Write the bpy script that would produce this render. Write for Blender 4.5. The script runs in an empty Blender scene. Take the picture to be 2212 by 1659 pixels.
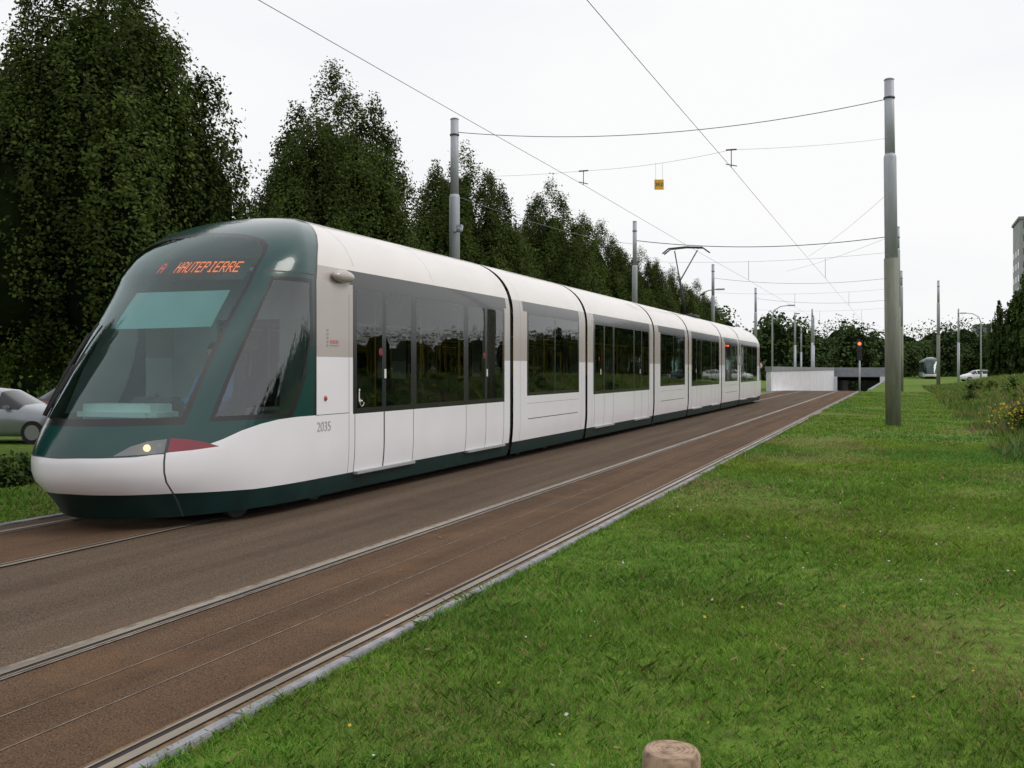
import bpy, bmesh, math, random
import numpy as np
from mathutils import Vector, Matrix
rng=np.random.default_rng(7); random.seed(7)
SC=bpy.context.scene
COL=SC.collection
pi=math.pi

# ------------------------------------------------------------ materials
def new_mat(name):
    m=bpy.data.materials.new(name); m.use_nodes=True
    nt=m.node_tree; nt.nodes.clear()
    out=nt.nodes.new('ShaderNodeOutputMaterial')
    return m,nt,out
def pmat(name,col,rough=.5,metal=0,nscale=6,namt=.12,bump=0,bscale=40,coat=0,emit=None,estr=0,spec=.5,stretch=(1,1,1)):
    m,nt,out=new_mat(name); N=nt.nodes; L=nt.links
    p=N.new('ShaderNodeBsdfPrincipled'); L.new(p.outputs[0],out.inputs[0])
    tc=N.new('ShaderNodeTexCoord'); mp=N.new('ShaderNodeMapping'); mp.inputs['Scale'].default_value=stretch
    L.new(tc.outputs['Object'],mp.inputs[0])
    nz=N.new('ShaderNodeTexNoise'); nz.inputs['Scale'].default_value=nscale; nz.inputs['Detail'].default_value=6
    L.new(mp.outputs[0],nz.inputs[0])
    r=N.new('ShaderNodeValToRGB'); r.color_ramp.elements[0].position=.3; r.color_ramp.elements[1].position=.7
    a=[max(0,c*(1-namt)) for c in col]; b=[min(1,c*(1+namt)) for c in col]
    r.color_ramp.elements[0].color=(*a,1); r.color_ramp.elements[1].color=(*b,1)
    L.new(nz.outputs['Fac'],r.inputs[0]); L.new(r.outputs[0],p.inputs['Base Color'])
    p.inputs['Roughness'].default_value=rough; p.inputs['Metallic'].default_value=metal
    p.inputs['Coat Weight'].default_value=coat; p.inputs['Coat Roughness'].default_value=.06
    p.inputs['Specular IOR Level'].default_value=spec
    if bump:
        n2=N.new('ShaderNodeTexNoise'); n2.inputs['Scale'].default_value=bscale; n2.inputs['Detail'].default_value=4
        L.new(tc.outputs['Object'],n2.inputs[0])
        bp=N.new('ShaderNodeBump'); bp.inputs['Strength'].default_value=bump; bp.inputs['Distance'].default_value=.02
        L.new(n2.outputs['Fac'],bp.inputs['Height']); L.new(bp.outputs[0],p.inputs['Normal'])
    if emit:
        p.inputs['Emission Color'].default_value=(*emit,1); p.inputs['Emission Strength'].default_value=estr
    return m
def glass_mat(name,tint,base=.0,rough=.015,ior=1.5,gcol=(.95,.97,.97)):
    m,nt,out=new_mat(name); N=nt.nodes; L=nt.links
    t=N.new('ShaderNodeBsdfTransparent'); t.inputs[0].default_value=(*tint,1)
    g=N.new('ShaderNodeBsdfGlossy'); g.inputs['Roughness'].default_value=rough; g.inputs[0].default_value=(*gcol,1)
    f=N.new('ShaderNodeFresnel'); f.inputs[0].default_value=ior
    ad=N.new('ShaderNodeMath'); ad.operation='ADD'; ad.use_clamp=True; ad.inputs[1].default_value=base
    L.new(f.outputs[0],ad.inputs[0])
    tc=N.new('ShaderNodeTexCoord'); nz=N.new('ShaderNodeTexNoise'); nz.inputs['Scale'].default_value=1.3
    L.new(tc.outputs['Object'],nz.inputs[0]); bp=N.new('ShaderNodeBump'); bp.inputs['Strength'].default_value=.06; bp.inputs['Distance'].default_value=.03
    L.new(nz.outputs['Fac'],bp.inputs['Height']); L.new(bp.outputs[0],g.inputs['Normal'])
    mx=N.new('ShaderNodeMixShader'); L.new(ad.outputs[0],mx.inputs[0]); L.new(t.outputs[0],mx.inputs[1]); L.new(g.outputs[0],mx.inputs[2])
    L.new(mx.outputs[0],out.inputs[0]); return m
def foliage_mat(name,rough=.6,spec=.25,transl=.25,mult=1.0):
    m,nt,out=new_mat(name); N=nt.nodes; L=nt.links
    at=N.new('ShaderNodeAttribute'); at.attribute_name='col'
    sc=N.new('ShaderNodeVectorMath'); sc.operation='SCALE'; sc.inputs['Scale'].default_value=mult
    L.new(at.outputs['Color'],sc.inputs[0])
    p=N.new('ShaderNodeBsdfPrincipled'); p.inputs['Roughness'].default_value=rough; p.inputs['Specular IOR Level'].default_value=spec
    L.new(sc.outputs[0],p.inputs['Base Color'])
    tr=N.new('ShaderNodeBsdfTranslucent'); L.new(sc.outputs[0],tr.inputs[0])
    mx=N.new('ShaderNodeMixShader'); mx.inputs[0].default_value=transl
    L.new(p.outputs[0],mx.inputs[1]); L.new(tr.outputs[0],mx.inputs[2]); L.new(mx.outputs[0],out.inputs[0])
    return m

M_white=pmat('tram_white',(.82,.80,.84),.28,0,1.5,.03,coat=.5)
M_beige=pmat('tram_beige',(.44,.395,.375),.3,.0,1.5,.04,coat=.4)
M_roof=pmat('tram_roof',(.72,.67,.645),.3,.0,1.5,.04,coat=.5)
M_green=pmat('tram_green',(.005,.048,.044),.22,.0,2,.08,coat=.6,spec=.35)
M_skirt=pmat('tram_skirt',(.006,.026,.025),.4,0,4,.2,spec=.3)
M_black=pmat('tram_black',(.012,.012,.014),.25,0,5,.2,coat=.3)
M_seam=pmat('tram_seam',(.05,.05,.055),.6,0,5,.2)
M_glass=glass_mat('tram_side_glass',(.46,.51,.48),.03)
M_glassw=glass_mat('tram_windscreen_glass',(.66,.84,.82),.045,gcol=(.80,.95,.94))
M_glassc=glass_mat('tram_cab_side_glass',(.58,.67,.64),.07)
M_lens=glass_mat('headlight_lens',(.6,.65,.68),.15,.05)
M_redl=pmat('red_lens',(.22,.015,.03),.2,0,5,.1,coat=.6)
M_rubber=pmat('rubber',(.015,.015,.015),.8,0,20,.3)
M_metal=pmat('dark_metal',(.08,.08,.085),.5,.5,10,.3)
M_grey=pmat('grey_plastic',(.3,.31,.31),.6,0,5,.1)
M_pale=pmat('pale_plastic',(.62,.68,.66),.5,0,5,.05)
M_teal=pmat('teal_panel',(.34,.55,.55),.7,0,3,.06)
M_inter=pmat('interior_lining',(.42,.44,.42),.6,0,3,.08)
M_floor=pmat('interior_floor',(.06,.06,.065),.7,0,8,.2)
M_seat=pmat('seat_fabric',(.07,.11,.14),.9,0,30,.3)
M_orange=pmat('led_orange',(.8,.12,.01),.5,0,5,.02,emit=(1,.16,.02),estr=1.6)
M_redled=pmat('led_red',(.6,.03,.02),.5,0,5,.02,emit=(1,.03,.02),estr=1.0)
M_lamp=pmat('headlamp_bulb',(.9,.7,.4),.3,0,5,.02,emit=(1,.66,.34),estr=2.2)
M_blink=pmat('orange_lens',(.40,.07,.03),.25,0,5,.1,coat=.5)
M_shirt=pmat('shirt_blue',(.09,.2,.42),.9,0,12,.15)
M_skin=pmat('skin',(.45,.26,.19),.6,0,8,.08)
M_hair=pmat('hair',(.03,.02,.015),.7,0,40,.3)
M_pole=pmat('pole_grey_paint',(.40,.42,.46),.55,.1,3,.12,stretch=(3,3,.4))
M_poleg=pmat('pole_green_paint',(.18,.185,.145),.65,0,3,.2,stretch=(3,3,.4))
M_wire=pmat('wire',(.16,.16,.17),.5,.3,5,.1)
M_insul=pmat('insulator',(.05,.04,.04),.4,0,5,.1)
M_conc=pmat('kerb_concrete',(.27,.27,.29),.85,0,5,.35,bump=.4,bscale=60)
M_seamc=pmat('joint_filler',(.20,.165,.135),.85,0,9,.5)
M_rail=pmat('rail_steel',(.33,.28,.225),.42,.4,4,.35,stretch=(1,.2,1))
M_groove=pmat('rail_groove',(.025,.018,.014),.9,0,10,.3)
M_rust=pmat('rusty_gravel',(.16,.098,.052),.95,0,14,.5,bump=.6,bscale=50)
M_wallw=pmat('wall_white',(.66,.66,.68),.8,0,1.5,.12)
M_wallg=pmat('wall_grey',(.22,.23,.25),.8,0,2,.15)
M_dark=pmat('dark_interior',(.01,.01,.011),.9,0,2,.1)
M_bark=pmat('bark',(.07,.055,.04),.9,0,12,.4,bump=.6,bscale=20)
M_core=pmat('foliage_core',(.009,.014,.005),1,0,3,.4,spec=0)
M_leaf=foliage_mat('leaves',rough=.75,spec=.12,transl=.2)
M_grass=foliage_mat('grass_blades',rough=.55,spec=.2,transl=.35)
M_silver=pmat('car_silver',(.27,.285,.32),.28,.3,3,.03,coat=.6)
M_carred=pmat('car_red',(.14,.01,.015),.25,0,3,.03,coat=.7)
M_carw=pmat('car_white',(.75,.75,.76),.25,0,3,.03,coat=.7)
M_card=pmat('car_dark',(.03,.035,.05),.25,0,3,.03,coat=.7)
M_carglass=pmat('car_glass',(.012,.015,.016),.05,0,3,.03)
M_hub=pmat('wheel_hub',(.3,.3,.32),.35,.7,3,.05)
M_yellow=pmat('sign_yellow',(.75,.42,.02),.5,0,3,.06)
M_conb=pmat('building_concrete',(.32,.32,.33),.8,0,.4,.12)
M_bwin=pmat('building_window',(.06,.07,.08),.15,0,2,.2)

# ------------------------------------------------------------ helpers
def link(o,parent=None):
    COL.objects.link(o)
    if parent: o.parent=parent
    return o
def empty(name,loc=(0,0,0)):
    e=bpy.data.objects.new(name,None); e.location=loc; e.empty_display_size=.3; COL.objects.link(e); return e
def obj_bm(name,bm,mats,parent=None,smooth=False,loc=(0,0,0)):
    me=bpy.data.meshes.new(name); bm.to_mesh(me); bm.free()
    for m in mats: me.materials.append(m)
    if smooth:
        for p in me.polygons: p.use_smooth=True
    o=bpy.data.objects.new(name,me); o.location=loc
    return link(o,parent)
def add_box(bm,x0,x1,y0,y1,z0,z1,mi=0,bev=0):
    r=bmesh.ops.create_cube(bm,size=1)
    vs=r['verts']
    for v in vs:
        v.co=Vector(((x0+x1)/2+v.co.x*(x1-x0),(y0+y1)/2+v.co.y*(y1-y0),(z0+z1)/2+v.co.z*(z1-z0)))
    fs=set(f for v in vs for f in v.link_faces)
    for f in fs: f.material_index=mi
    if bev:
        es=list(set(e for v in vs for e in v.link_edges))
        r2=bmesh.ops.bevel(bm,geom=es,offset=bev,segments=2,affect='EDGES')
        for f in r2['faces']: f.material_index=mi
def add_tube(bm,pts,r,sides=6,mi=0,caps=True):
    pts=[Vector(p) for p in pts]; rs=r if isinstance(r,(list,tuple)) else [r]*len(pts)
    rings=[]
    for i,p in enumerate(pts):
        if i==0: d=pts[1]-pts[0]
        elif i==len(pts)-1: d=pts[-1]-pts[-2]
        else: d=(pts[i+1]-pts[i-1])
        if d.length<1e-9: d=Vector((0,0,1))
        d.normalize()
        up=Vector((0,0,1)) if abs(d.z)<.95 else Vector((0,1,0))
        a=d.cross(up).normalized(); b=d.cross(a).normalized()
        rings.append([bm.verts.new(p+(a*math.cos(2*pi*k/sides)+b*math.sin(2*pi*k/sides))*rs[i]) for k in range(sides)])
    for i in range(len(rings)-1):
        for k in range(sides):
            f=bm.faces.new((rings[i][k],rings[i][(k+1)%sides],rings[i+1][(k+1)%sides],rings[i+1][k])); f.material_index=mi; f.smooth=True
    if caps:
        f=bm.faces.new(rings[0][::-1]); f.material_index=mi
        f=bm.faces.new(rings[-1]); f.material_index=mi
def np_mesh(name,verts,k,cols,mat,parent=None,loc=(0,0,0)):
    nv=len(verts); nf=nv//k
    me=bpy.data.meshes.new(name)
    me.vertices.add(nv); me.vertices.foreach_set('co',verts.astype(np.float32).ravel())
    me.loops.add(nv); me.loops.foreach_set('vertex_index',np.arange(nv,dtype=np.int32))
    me.polygons.add(nf); me.polygons.foreach_set('loop_start',np.arange(nf,dtype=np.int32)*k)
    me.update(calc_edges=True)
    ca=me.color_attributes.new('col','FLOAT_COLOR','POINT')
    c4=np.ones((nv,4),dtype=np.float32); c4[:,:3]=cols
    ca.data.foreach_set('color',c4.ravel())
    me.materials.append(mat)
    o=bpy.data.objects.new(name,me); o.location=loc
    return link(o,parent)
def smooth01(t): 
    t=np.clip(t,0,1); return t*t*(3-2*t)
def hgt(x,y):
    x=np.asarray(x,float); y=np.asarray(y,float)
    left=-.38*smooth01((-x-10.8)/2.2)
    right=1.05*smooth01((x-1.9)/4.5)*smooth01((y-9)/13)*(1-smooth01((y-70)/40))
    bump=.03*np.sin(x*1.3+y*.7)*np.sin(y*.9-x*.4)*smooth01((x+2.2)/1.5)
    return left+right+bump
def nz2(x,y,seed=0,f=1.0):
    r=np.random.default_rng(seed); s=np.zeros_like(x); amp=0
    for i in range(10):
        a=r.uniform(0,2*pi); k=f*r.uniform(.6,2.2); ph=r.uniform(0,2*pi)
        s+=np.sin((x*np.cos(a)+y*np.sin(a))*k+ph+1.2*np.sin((x*np.sin(a)-y*np.cos(a))*k*.7)); amp+=.5
    return np.clip(s/amp/1.6,-1,1)

# ------------------------------------------------------------ tram surface
NR=2.3; RZ=1.0; HW=1.2; V0=2.5; VM=V0+pi/2*RZ-.02
def NFv(v): return float(np.interp(v,[.1,.75,1.1,1.6,2.1,4],[2.15,2.15,2.08,2.0,1.93,1.93]))
def pchip(xs,ys):
    xs=np.array(xs,float); ys=np.array(ys,float)
    m=np.gradient(ys,xs)
    def f(x):
        x=min(max(x,xs[0]),xs[-1]); i=min(np.searchsorted(xs,x,side='right')-1,len(xs)-2)
        h=xs[i+1]-xs[i]; t=(x-xs[i])/h
        return float((2*t**3-3*t*t+1)*ys[i]+(t**3-2*t*t+t)*h*m[i]+(-2*t**3+3*t*t)*ys[i+1]+(t**3-t*t)*h*m[i+1])
    return f
yf=pchip([.10,.35,.5,.7,.9,1.1,1.6,2.07,2.56,3.09,3.44,3.7,4.07],[8.15,7.92,7.74,7.69,7.76,7.89,8.25,8.65,9.14,9.81,10.38,10.84,11.45])
YE=16.62
def Yc(v): return 10.2+(1.5*((v-V0)/1.57)**2 if v>V0 else 0)
def wz(v):
    if v<=V0:
        w=HW-(.07*((.7-v)/.6)**2 if v<.7 else 0)
        return w,v
    ph=min((v-V0)/RZ,pi/2-1e-3)
    return HW*math.cos(ph)**(2/NR), V0+RZ*math.sin(ph)**(2/NR)
def vinv(z):
    if z<=V0: return z
    return V0+RZ*math.asin(min(1,((z-V0)/RZ))**(NR/2))
def S1(a,v):
    w,z=wz(v); y0=yf(v); yc=Yc(v); L=yc-y0; NF=NFv(v)
    if a<=1:
        t=max(a,0)*pi/2
        return Vector((w*math.sin(t)**(2/NF), y0+L*(1-max(0,math.cos(t))**(2/NF)), z))
    return Vector((w,yc+(a-1)*(YE-yc),z))
def inv1(Y,z):
    v=vinv(z); y0=yf(v); yc=Yc(v); NF=NFv(v)
    if Y>=yc: return (1+(Y-yc)/(YE-yc),v)
    q=min(1,max(0,(yc-Y)/(yc-y0)))
    return (math.acos(q**(NF/2))*2/pi,v)
def S2(a,v):
    w,z=wz(v); return Vector((w,a,z))
def inv2(Y,z): return (Y,vinv(z))

def inpoly(p,poly):
    x,y=p; c=False; n=len(poly); j=n-1
    for i in range(n):
        xi,yi=poly[i]; xj,yj=poly[j]
        if (yi>y)!=(yj>y) and x<(xj-xi)*(y-yi)/(yj-yi)+xi: c=not c
        j=i
    return c
def shell(name,S,al,vl,polys,mats,parent,flip=False,base=0):
    bm=bmesh.new()
    g=[[bm.verts.new((a,v,0)) for v in vl] for a in al]
    for i in range(len(al)-1):
        for j in range(len(vl)-1):
            bm.faces.new((g[i][j],g[i+1][j],g[i+1][j+1],g[i][j+1]))
    for mi,poly in polys:
        n=len(poly)
        for k in range(n):
            p=Vector((*poly[k],0)); q=Vector((*poly[(k+1)%n],0))
            d=q-p
            if d.length<1e-6: continue
            x0,x1=min(p.x,q.x)-1e-4,max(p.x,q.x)+1e-4; y0,y1=min(p.y,q.y)-1e-4,max(p.y,q.y)+1e-4
            fs=[]
            for f in bm.faces:
                xs=[v.co.x for v in f.verts]; ys=[v.co.y for v in f.verts]
                if max(xs)>x0 and min(xs)<x1 and max(ys)>y0 and min(ys)<y1: fs.append(f)
            if not fs: continue
            es=set(e for f in fs for e in f.edges); vs=set(v for f in fs for v in f.verts)
            bmesh.ops.bisect_plane(bm,geom=list(vs)+list(es)+fs,dist=1e-5,plane_co=p,plane_no=Vector((-d.y,d.x,0)))
    bb=[(mi,poly,min(p[0] for p in poly),max(p[0] for p in poly),min(p[1] for p in poly),max(p[1] for p in poly)) for mi,poly in polys]
    vdat=[v.co.copy() for v in bm.verts]; bm.verts.index_update()
    fdat=[]
    for f in bm.faces:
        c=f.calc_center_median(); m=base
        for mi,poly,x0,x1,y0,y1 in bb:
            if x0<=c.x<=x1 and y0<=c.y<=y1 and inpoly((c.x,c.y),poly): m=mi
        fdat.append(([v.index for v in f.verts],m))
    bm.free()
    b2=bmesh.new()
    for s in (1,-1):
        vv=[]
        for c in vdat:
            p=S(c.x,c.y); x,y,z=p.x*s,p.y,p.z
            if flip: x,y=-x,60-y
            vv.append(b2.verts.new((x,y,z)))
        for idx,m in fdat:
            l=[vv[i] for i in idx]
            if s==-1: l=l[::-1]
            try: f=b2.faces.new(l); f.material_index=m; f.smooth=True
            except ValueError: pass
    bmesh.ops.remove_doubles(b2,verts=b2.verts,dist=2e-4)
    return obj_bm(name,b2,mats,parent)
TM=[M_white,M_beige,M_green,M_glass,M_glassw,M_black,M_seam,M_lens,M_redl,M_skirt,M_roof,M_glassc]
def side_polys(inv,base_rects,wins,header,seams):
    P=[]
    R=lambda m,y0,y1,z0,z1:P.append((m,[inv(y0,z0),inv(y1,z0),inv(y1,z1),inv(y0,z1)]))
    for r in base_rects: R(*r)
    if header: R(5,*header)
    for (b,panes) in wins:
        R(5,*b)
        for p in panes: R(3,*p)
    for (y0,y1,z0,z1) in seams:
        if z1>2.5 and z1-z0>.2:
            zz=[z for z in (z0,2.5,2.65,2.8,2.95,3.1,3.22,3.33,3.41,3.46) if z0<=z<z1]
            if zz[0]!=z0: zz=[z0]+zz
            zz.append(z1)
            for a,b in zip(zz[:-1],zz[1:]): R(6,y0,y1,a,b)
        else: R(6,y0,y1,z0,z1)
    return P
def V(l): return [(a,vinv(z)) for a,z in l]

tram=empty('tram',(-7.47,0,0))
vl=[.13,.2,.3,.4,.5,.6,.7,.8,.9,1.0]+[1.0+.125*i for i in range(1,13)]+[V0+(VM-V0)*i/20 for i in range(1,21)]
topz=[2.6,2.75,2.9,3.05,3.2,3.32,3.42]
topY=[10.33,10.38,10.46,10.60,10.78,10.94,11.1]
polys=[]
polys.append((1,V([(0,1.74),(2.001,1.74),(2.001,2.8),(0,2.8)])))
polys.append((10,[(0,vinv(2.8)),(2.001,vinv(2.8)),(2.001,VM+.01),(0,VM+.01)]))
polys.append((9,[(0,.1),(2.001,.1),(2.001,.34),inv1(9.3,.34),(.44,.38),(0,.40)]))
gb=[(0,.76),(.2,.757),(.34,.76),(.44,.785),inv1(8.62,.83),inv1(8.85,.89),inv1(9.09,.965),inv1(9.35,1.02),inv1(9.62,1.055),inv1(9.95,1.07),inv1(10.33,1.07)]
arch=[inv1(Y,z) for Y,z in zip(topY,topz)]
polys.append((2,gb+arch+[(0,3.80),(0,3.0)]))
pth=list(zip([10.33,10.33,10.33]+topY,[1.07,1.7,2.2]+topz))
for (Ya,za),(Yb,zb) in zip(pth[:-1],pth[1:]):
    polys.append((5,[inv1(Ya-.02,za),inv1(Ya+.03,za),inv1(Yb+.03,zb),inv1(Yb-.02,zb)]))
# windscreen
polys.append((5,V([(0,1.05),(.485,1.05),(.505,1.6),(.53,2.2),(.565,2.7),(.59,2.9),(.585,2.98),(.54,3.04),(.45,3.09),(.3,3.13),(0,3.16)])))
polys.append((4,V([(0,1.12),(.463,1.12),(.484,1.6),(.509,2.2),(.544,2.7),(.567,2.88),(.555,2.93),(.52,2.99),(.44,3.04),(.3,3.08),(0,3.11)])))
# side cab window
polys.append((5,[(.57,1.07),(.60,1.7),(.65,2.4),(.672,vinv(2.62)),inv1(10.27,2.62),inv1(10.29,1.95),inv1(10.13,1.5),inv1(9.87,1.07)]))
polys.append((11,[(.592,1.12),(.62,1.7),(.668,2.4),(.687,vinv(2.57)),inv1(10.20,2.57),inv1(10.22,1.95),inv1(10.06,1.5),inv1(9.80,1.12)]))
polys.append((6,[(.61,vinv(2.665)),inv1(10.31,2.665),inv1(10.31,2.68),(.61,vinv(2.68))]))
# lamps
polys.append((7,[(.25,.775),(.31,.86),(.37,.905),(.438,.92),(.438,.79),(.34,.768)]))
polys.append((8,[(.450,.925),(.51,.91),(.58,.87),(.635,.82),(.54,.80),(.450,.79)]))
polys.append((6,[(.439,.13),(.446,.13),(.446,.93),(.439,.93)]))
polys.append((6,[(0,.752),(.439,.777),(.439,.785),(0,.760)]))
wins=[((11.2,16.36,1.05,2.62),[(11.30,11.96,1.12,2.57),(12.07,12.80,1.12,2.57),(12.97,14.62,1.12,2.57),(14.80,15.48,1.12,2.57),(15.58,16.27,1.12,2.57)])]
seams=[(11.24,11.255,.34,1.05),(12.0,12.035,.34,1.05),(12.87,12.885,.34,1.05),(14.71,14.725,.34,1.05),(15.52,15.535,.34,1.05),(16.32,16.335,.34,1.05),
       (10.36,11.1,1.066,1.074),(11.1,11.108,.34,2.5),(11.3,11.306,2.85,3.40),(13.6,13.606,2.85,3.46)]
polys+=side_polys(inv1,[],wins,(11.12,16.45,2.62,2.80),seams)
al=[i/44 for i in range(45)]+[1+i/22 for i in range(1,23)]
shell('front_cab_module',S1,al,vl,polys,TM,tram)
o=bpy.data.objects['front_cab_module']
rc=bpy.data.objects.new('rear_cab_module',o.data); rc.rotation_euler=(0,0,pi); rc.location=(0,60,0); link(rc,tram)
J=[16.7,21.2,27.6,32.4,38.8,43.3]
def module(name,y0,y1,kind):
    y0+=.08; y1-=.08
    br=[(1,y0-.01,y1+.01,1.74,2.8),(10,y0-.01,y1+.01,2.8,3.4999),(9,y0-.01,y1+.01,.1,.34)]
    if kind=='door':
        d=[y0+.55,y0+1.33,y0+2.12,y1-2.12,y1-1.33,y1-.55]
        w=[((y0+.45,y1-.45,1.05,2.62),[(d[0]+.03,d[1]-.05,1.12,2.57),(d[1]+.05,d[2]-.05,1.12,2.57),(d[2]+.09,d[3]-.09,1.12,2.57),(d[3]+.05,d[4]-.05,1.12,2.57),(d[4]+.05,d[5]-.03,1.12,2.57)])]
        sm=[(q-.008,q+.008,.34,1.05) for q in d]
    else:
        m=(y0+y1)/2
        w=[((y0+.7,y1-.45,1.12,2.62),[(y0+.78,m+.1,1.18,2.57),(m+.16,y1-.53,1.18,2.57)])]
        sm=[(y0+.75,y1-.55,.70,.715),(y0+.7,y1-.45,.98,.985)]
    sm+=[(y0+.35,y0+.356,.34,3.45),(y1-.3,y1-.294,.34,3.45)]
    P=side_polys(inv2,br,w,(y0+.5,y1-.42,2.62,2.80),sm)
    n=14
    shell(name,S2,[y0+(y1-y0)*i/n for i in range(n+1)],vl,P,TM,tram)
for i,k in enumerate(['plain','door','plain','door','plain']):
    module('body_module_%d'%(i+1),J[i],J[i+1],k)
bm=bmesh.new()
for jy in J:
    ys=[jy-.10,jy-.06,jy-.02,jy+.02,jy+.06,jy+.10]
    prev=None
    for i,y in enumerate(ys):
        sc=.955 if i%2 else .975
        ring=[]
        for s in (1,-1):
            vv=vl if s==1 else vl[::-1]
            for v in vv:
                w,z=wz(v); ring.append(bm.verts.new((w*sc*s,y,1.4+(z-1.4)*(sc+.005))))
        if prev:
            for k in range(len(ring)-1): bm.faces.new((prev[k],prev[k+1],ring[k+1],ring[k])).smooth=False
        prev=ring
obj_bm('gangway_bellows',bm,[M_rubber],tram)
bm=bmesh.new()
add_box(bm,-.8,.8,8.9,51.1,.3,.40,1); add_box(bm,-1.1,1.1,10.2,49.8,.301,.401,1)
add_box(bm,-.55,.55,8.9,51.1,.16,.28,0); add_box(bm,-.85,.85,10.8,49.2,.15,.27,0)
for yb in (10.2,18.9,30.0,41.1,49.8):
    for dy in (-.75,.8):
        for s in (-1,1):
            c=Vector((s*.72,yb+dy,.285))
            add_tube(bm,[c-Vector((.06,0,0)),c+Vector((.06,0,0))],.28,20,0)
            add_tube(bm,[c+Vector((s*.06,0,-.05)),c+Vector((s*.22,0,-.05))],.12,12,0)
    add_box(bm,-.9,.9,yb-.6,yb+.6,.12,.24,0,.02)
obj_bm('undercarriage',bm,[M_metal,M_floor],tram)
bm=bmesh.new()
for (a,b) in [(11.25,12.87),(14.72,16.32)]:
    for q0,q1 in ((a,b),(60-b,60-a)):
        for s in (1,-1): add_box(bm,min(s*1.15,s*1.235),max(s*1.15,s*1.235),q0,q1,.31,.345,0,.005)
for i in (1,3):
    y0,y1=J[i]+.08,J[i+1]-.08
    for q0,q1 in ((y0+.55,y0+2.12),(y1-2.12,y1-.55)):
        for s in (1,-1): add_box(bm,min(s*1.15,s*1.235),max(s*1.15,s*1.235),q0,q1,.31,.345,0,.005)
obj_bm('door_sills',bm,[M_grey],tram)
bm=bmesh.new()
y=13.2
while y<47:
    if all(abs(y-j)>.6 for j in J):
        for s in (-1,1):
            for xx in (.4,.88):
                add_box(bm,s*xx-.21,s*xx+.21,y-.2,y+.2,.78,.86,0,.02)
                add_box(bm,s*xx-.21,s*xx+.21,y+.18,y+.24,.86,1.45,0,.02)
                add_box(bm,s*xx-.06,s*xx+.06,y-.06,y+.06,.40,.78,1)
    y+=.85 if int(y*3)%4 else 2.1
for y in np.arange(11.4,49,1.45):
    for s in (-.62,.62): add_tube(bm,[(s,y,.4),(s,y,2.75)],.018,8,2)
for s in (-.62,.62): add_tube(bm,[(s,11,2.2),(s,49,2.2)],.016,8,2)
for s in (-1,1):
    add_box(bm,min(s*.5,s*1.02),max(s*.5,s*1.02),11.2,48.8,2.78,2.82,3)
add_box(bm,-.48,.48,11.2,48.8,2.9,2.93,3)
obj_bm('saloon_interior',bm,[M_seat,M_metal,M_yellow,M_inter],tram)
def cab_inner(parent,flip):
    bm=bmesh.new()
    add_box(bm,-.95,.95,8.85,10.9,.41,.47,0)
    add_box(bm,-1.1,-.45,10.75,10.8,.47,2.7,1); add_box(bm,.45,1.1,10.75,10.8,.47,2.7,1)
    add_box(bm,-.45,.45,10.75,10.8,2.2,2.7,1); add_box(bm,-.45,.45,10.75,10.8,.47,1.1,1)
    add_box(bm,-.74,.74,8.78,9.25,.47,1.02,1,.04)
    add_box(bm,-.56,.46,8.46,8.95,1.03,1.24,2,.08)
    add_box(bm,-.3,.3,9.0,9.2,1.04,1.30,3,.04)
    add_box(bm,-.26,.26,9.85,10.3,.86,.98,4,.04)
    add_box(bm,-.25,.25,10.28,10.40,.98,1.72,4,.05)
    add_box(bm,-.14,.14,10.28,10.38,1.76,1.95,4,.04)
    add_box(bm,-.12,.12,9.95,10.2,.47,.86,3)
    add_box(bm,-.75,.75,10.05,10.7,2.72,2.76,1)
    if flip:
        bmesh.ops.rotate(bm,verts=bm.verts,cent=(0,30,0),matrix=Matrix.Rotation(pi,3,'Z'))
    return obj_bm('cab_interior',bm,[M_floor,M_inter,M_pale,M_metal,M_seat],parent)
cab_inner(tram,False); cab_inner(tram,True)

def Sx(x,z,off=0):
    v=vinv(z); w,_=wz(v); s=1 if x>=0 else -1
    q=min(1,abs(x)/w); t=math.asin(q**(NFv(v)/2)); a=t*2/pi
    p=S1(a,v); e=.01
    pa=S1(min(a+e,.99),v)-S1(max(a-e,.001),v); pv=S1(a,v+e)-S1(a,v-e)
    n=pa.cross(pv)
    if n.length>0: n.normalize()
    p=p+n*off
    return Vector((p.x*s,p.y,p.z))
def curved_panel(name,x0,x1,z0,z1,off,m,parent,nx=16,nzz=6):
    bm=bmesh.new(); g=[[bm.verts.new(Sx(x0+(x1-x0)*i/nx,z0+(z1-z0)*j/nzz,off)) for j in range(nzz+1)] for i in range(nx+1)]
    for i in range(nx):
        for j in range(nzz): bm.faces.new((g[i][j],g[i+1][j],g[i+1][j+1],g[i][j+1])).smooth=True
    return obj_bm(name,bm,[m],parent)
curved_panel('teal_panel',-.42,.76,2.10,2.50,-.12,M_teal,tram)  # pale teal rectangle set just behind the windscreen
curved_panel('display_panel',-.76,.84,2.60,2.88,-.07,M_black,tram)
F={'H':["10001","10001","10001","11111","10001","10001","10001"],'A':["01110","10001","10001","11111","10001","10001","10001"],
'U':["10001","10001","10001","10001","10001","10001","01110"],'T':["11111","00100","00100","00100","00100","00100","00100"],
'E':["11111","10000","10000","11110","10000","10000","11111"],'P':["11110","10001","10001","11110","10000","10000","10000"],
'I':["01110","00100","00100","00100","00100","00100","01110"],'R':["11110","10001","10001","11110","10100","10010","10001"]}
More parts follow.
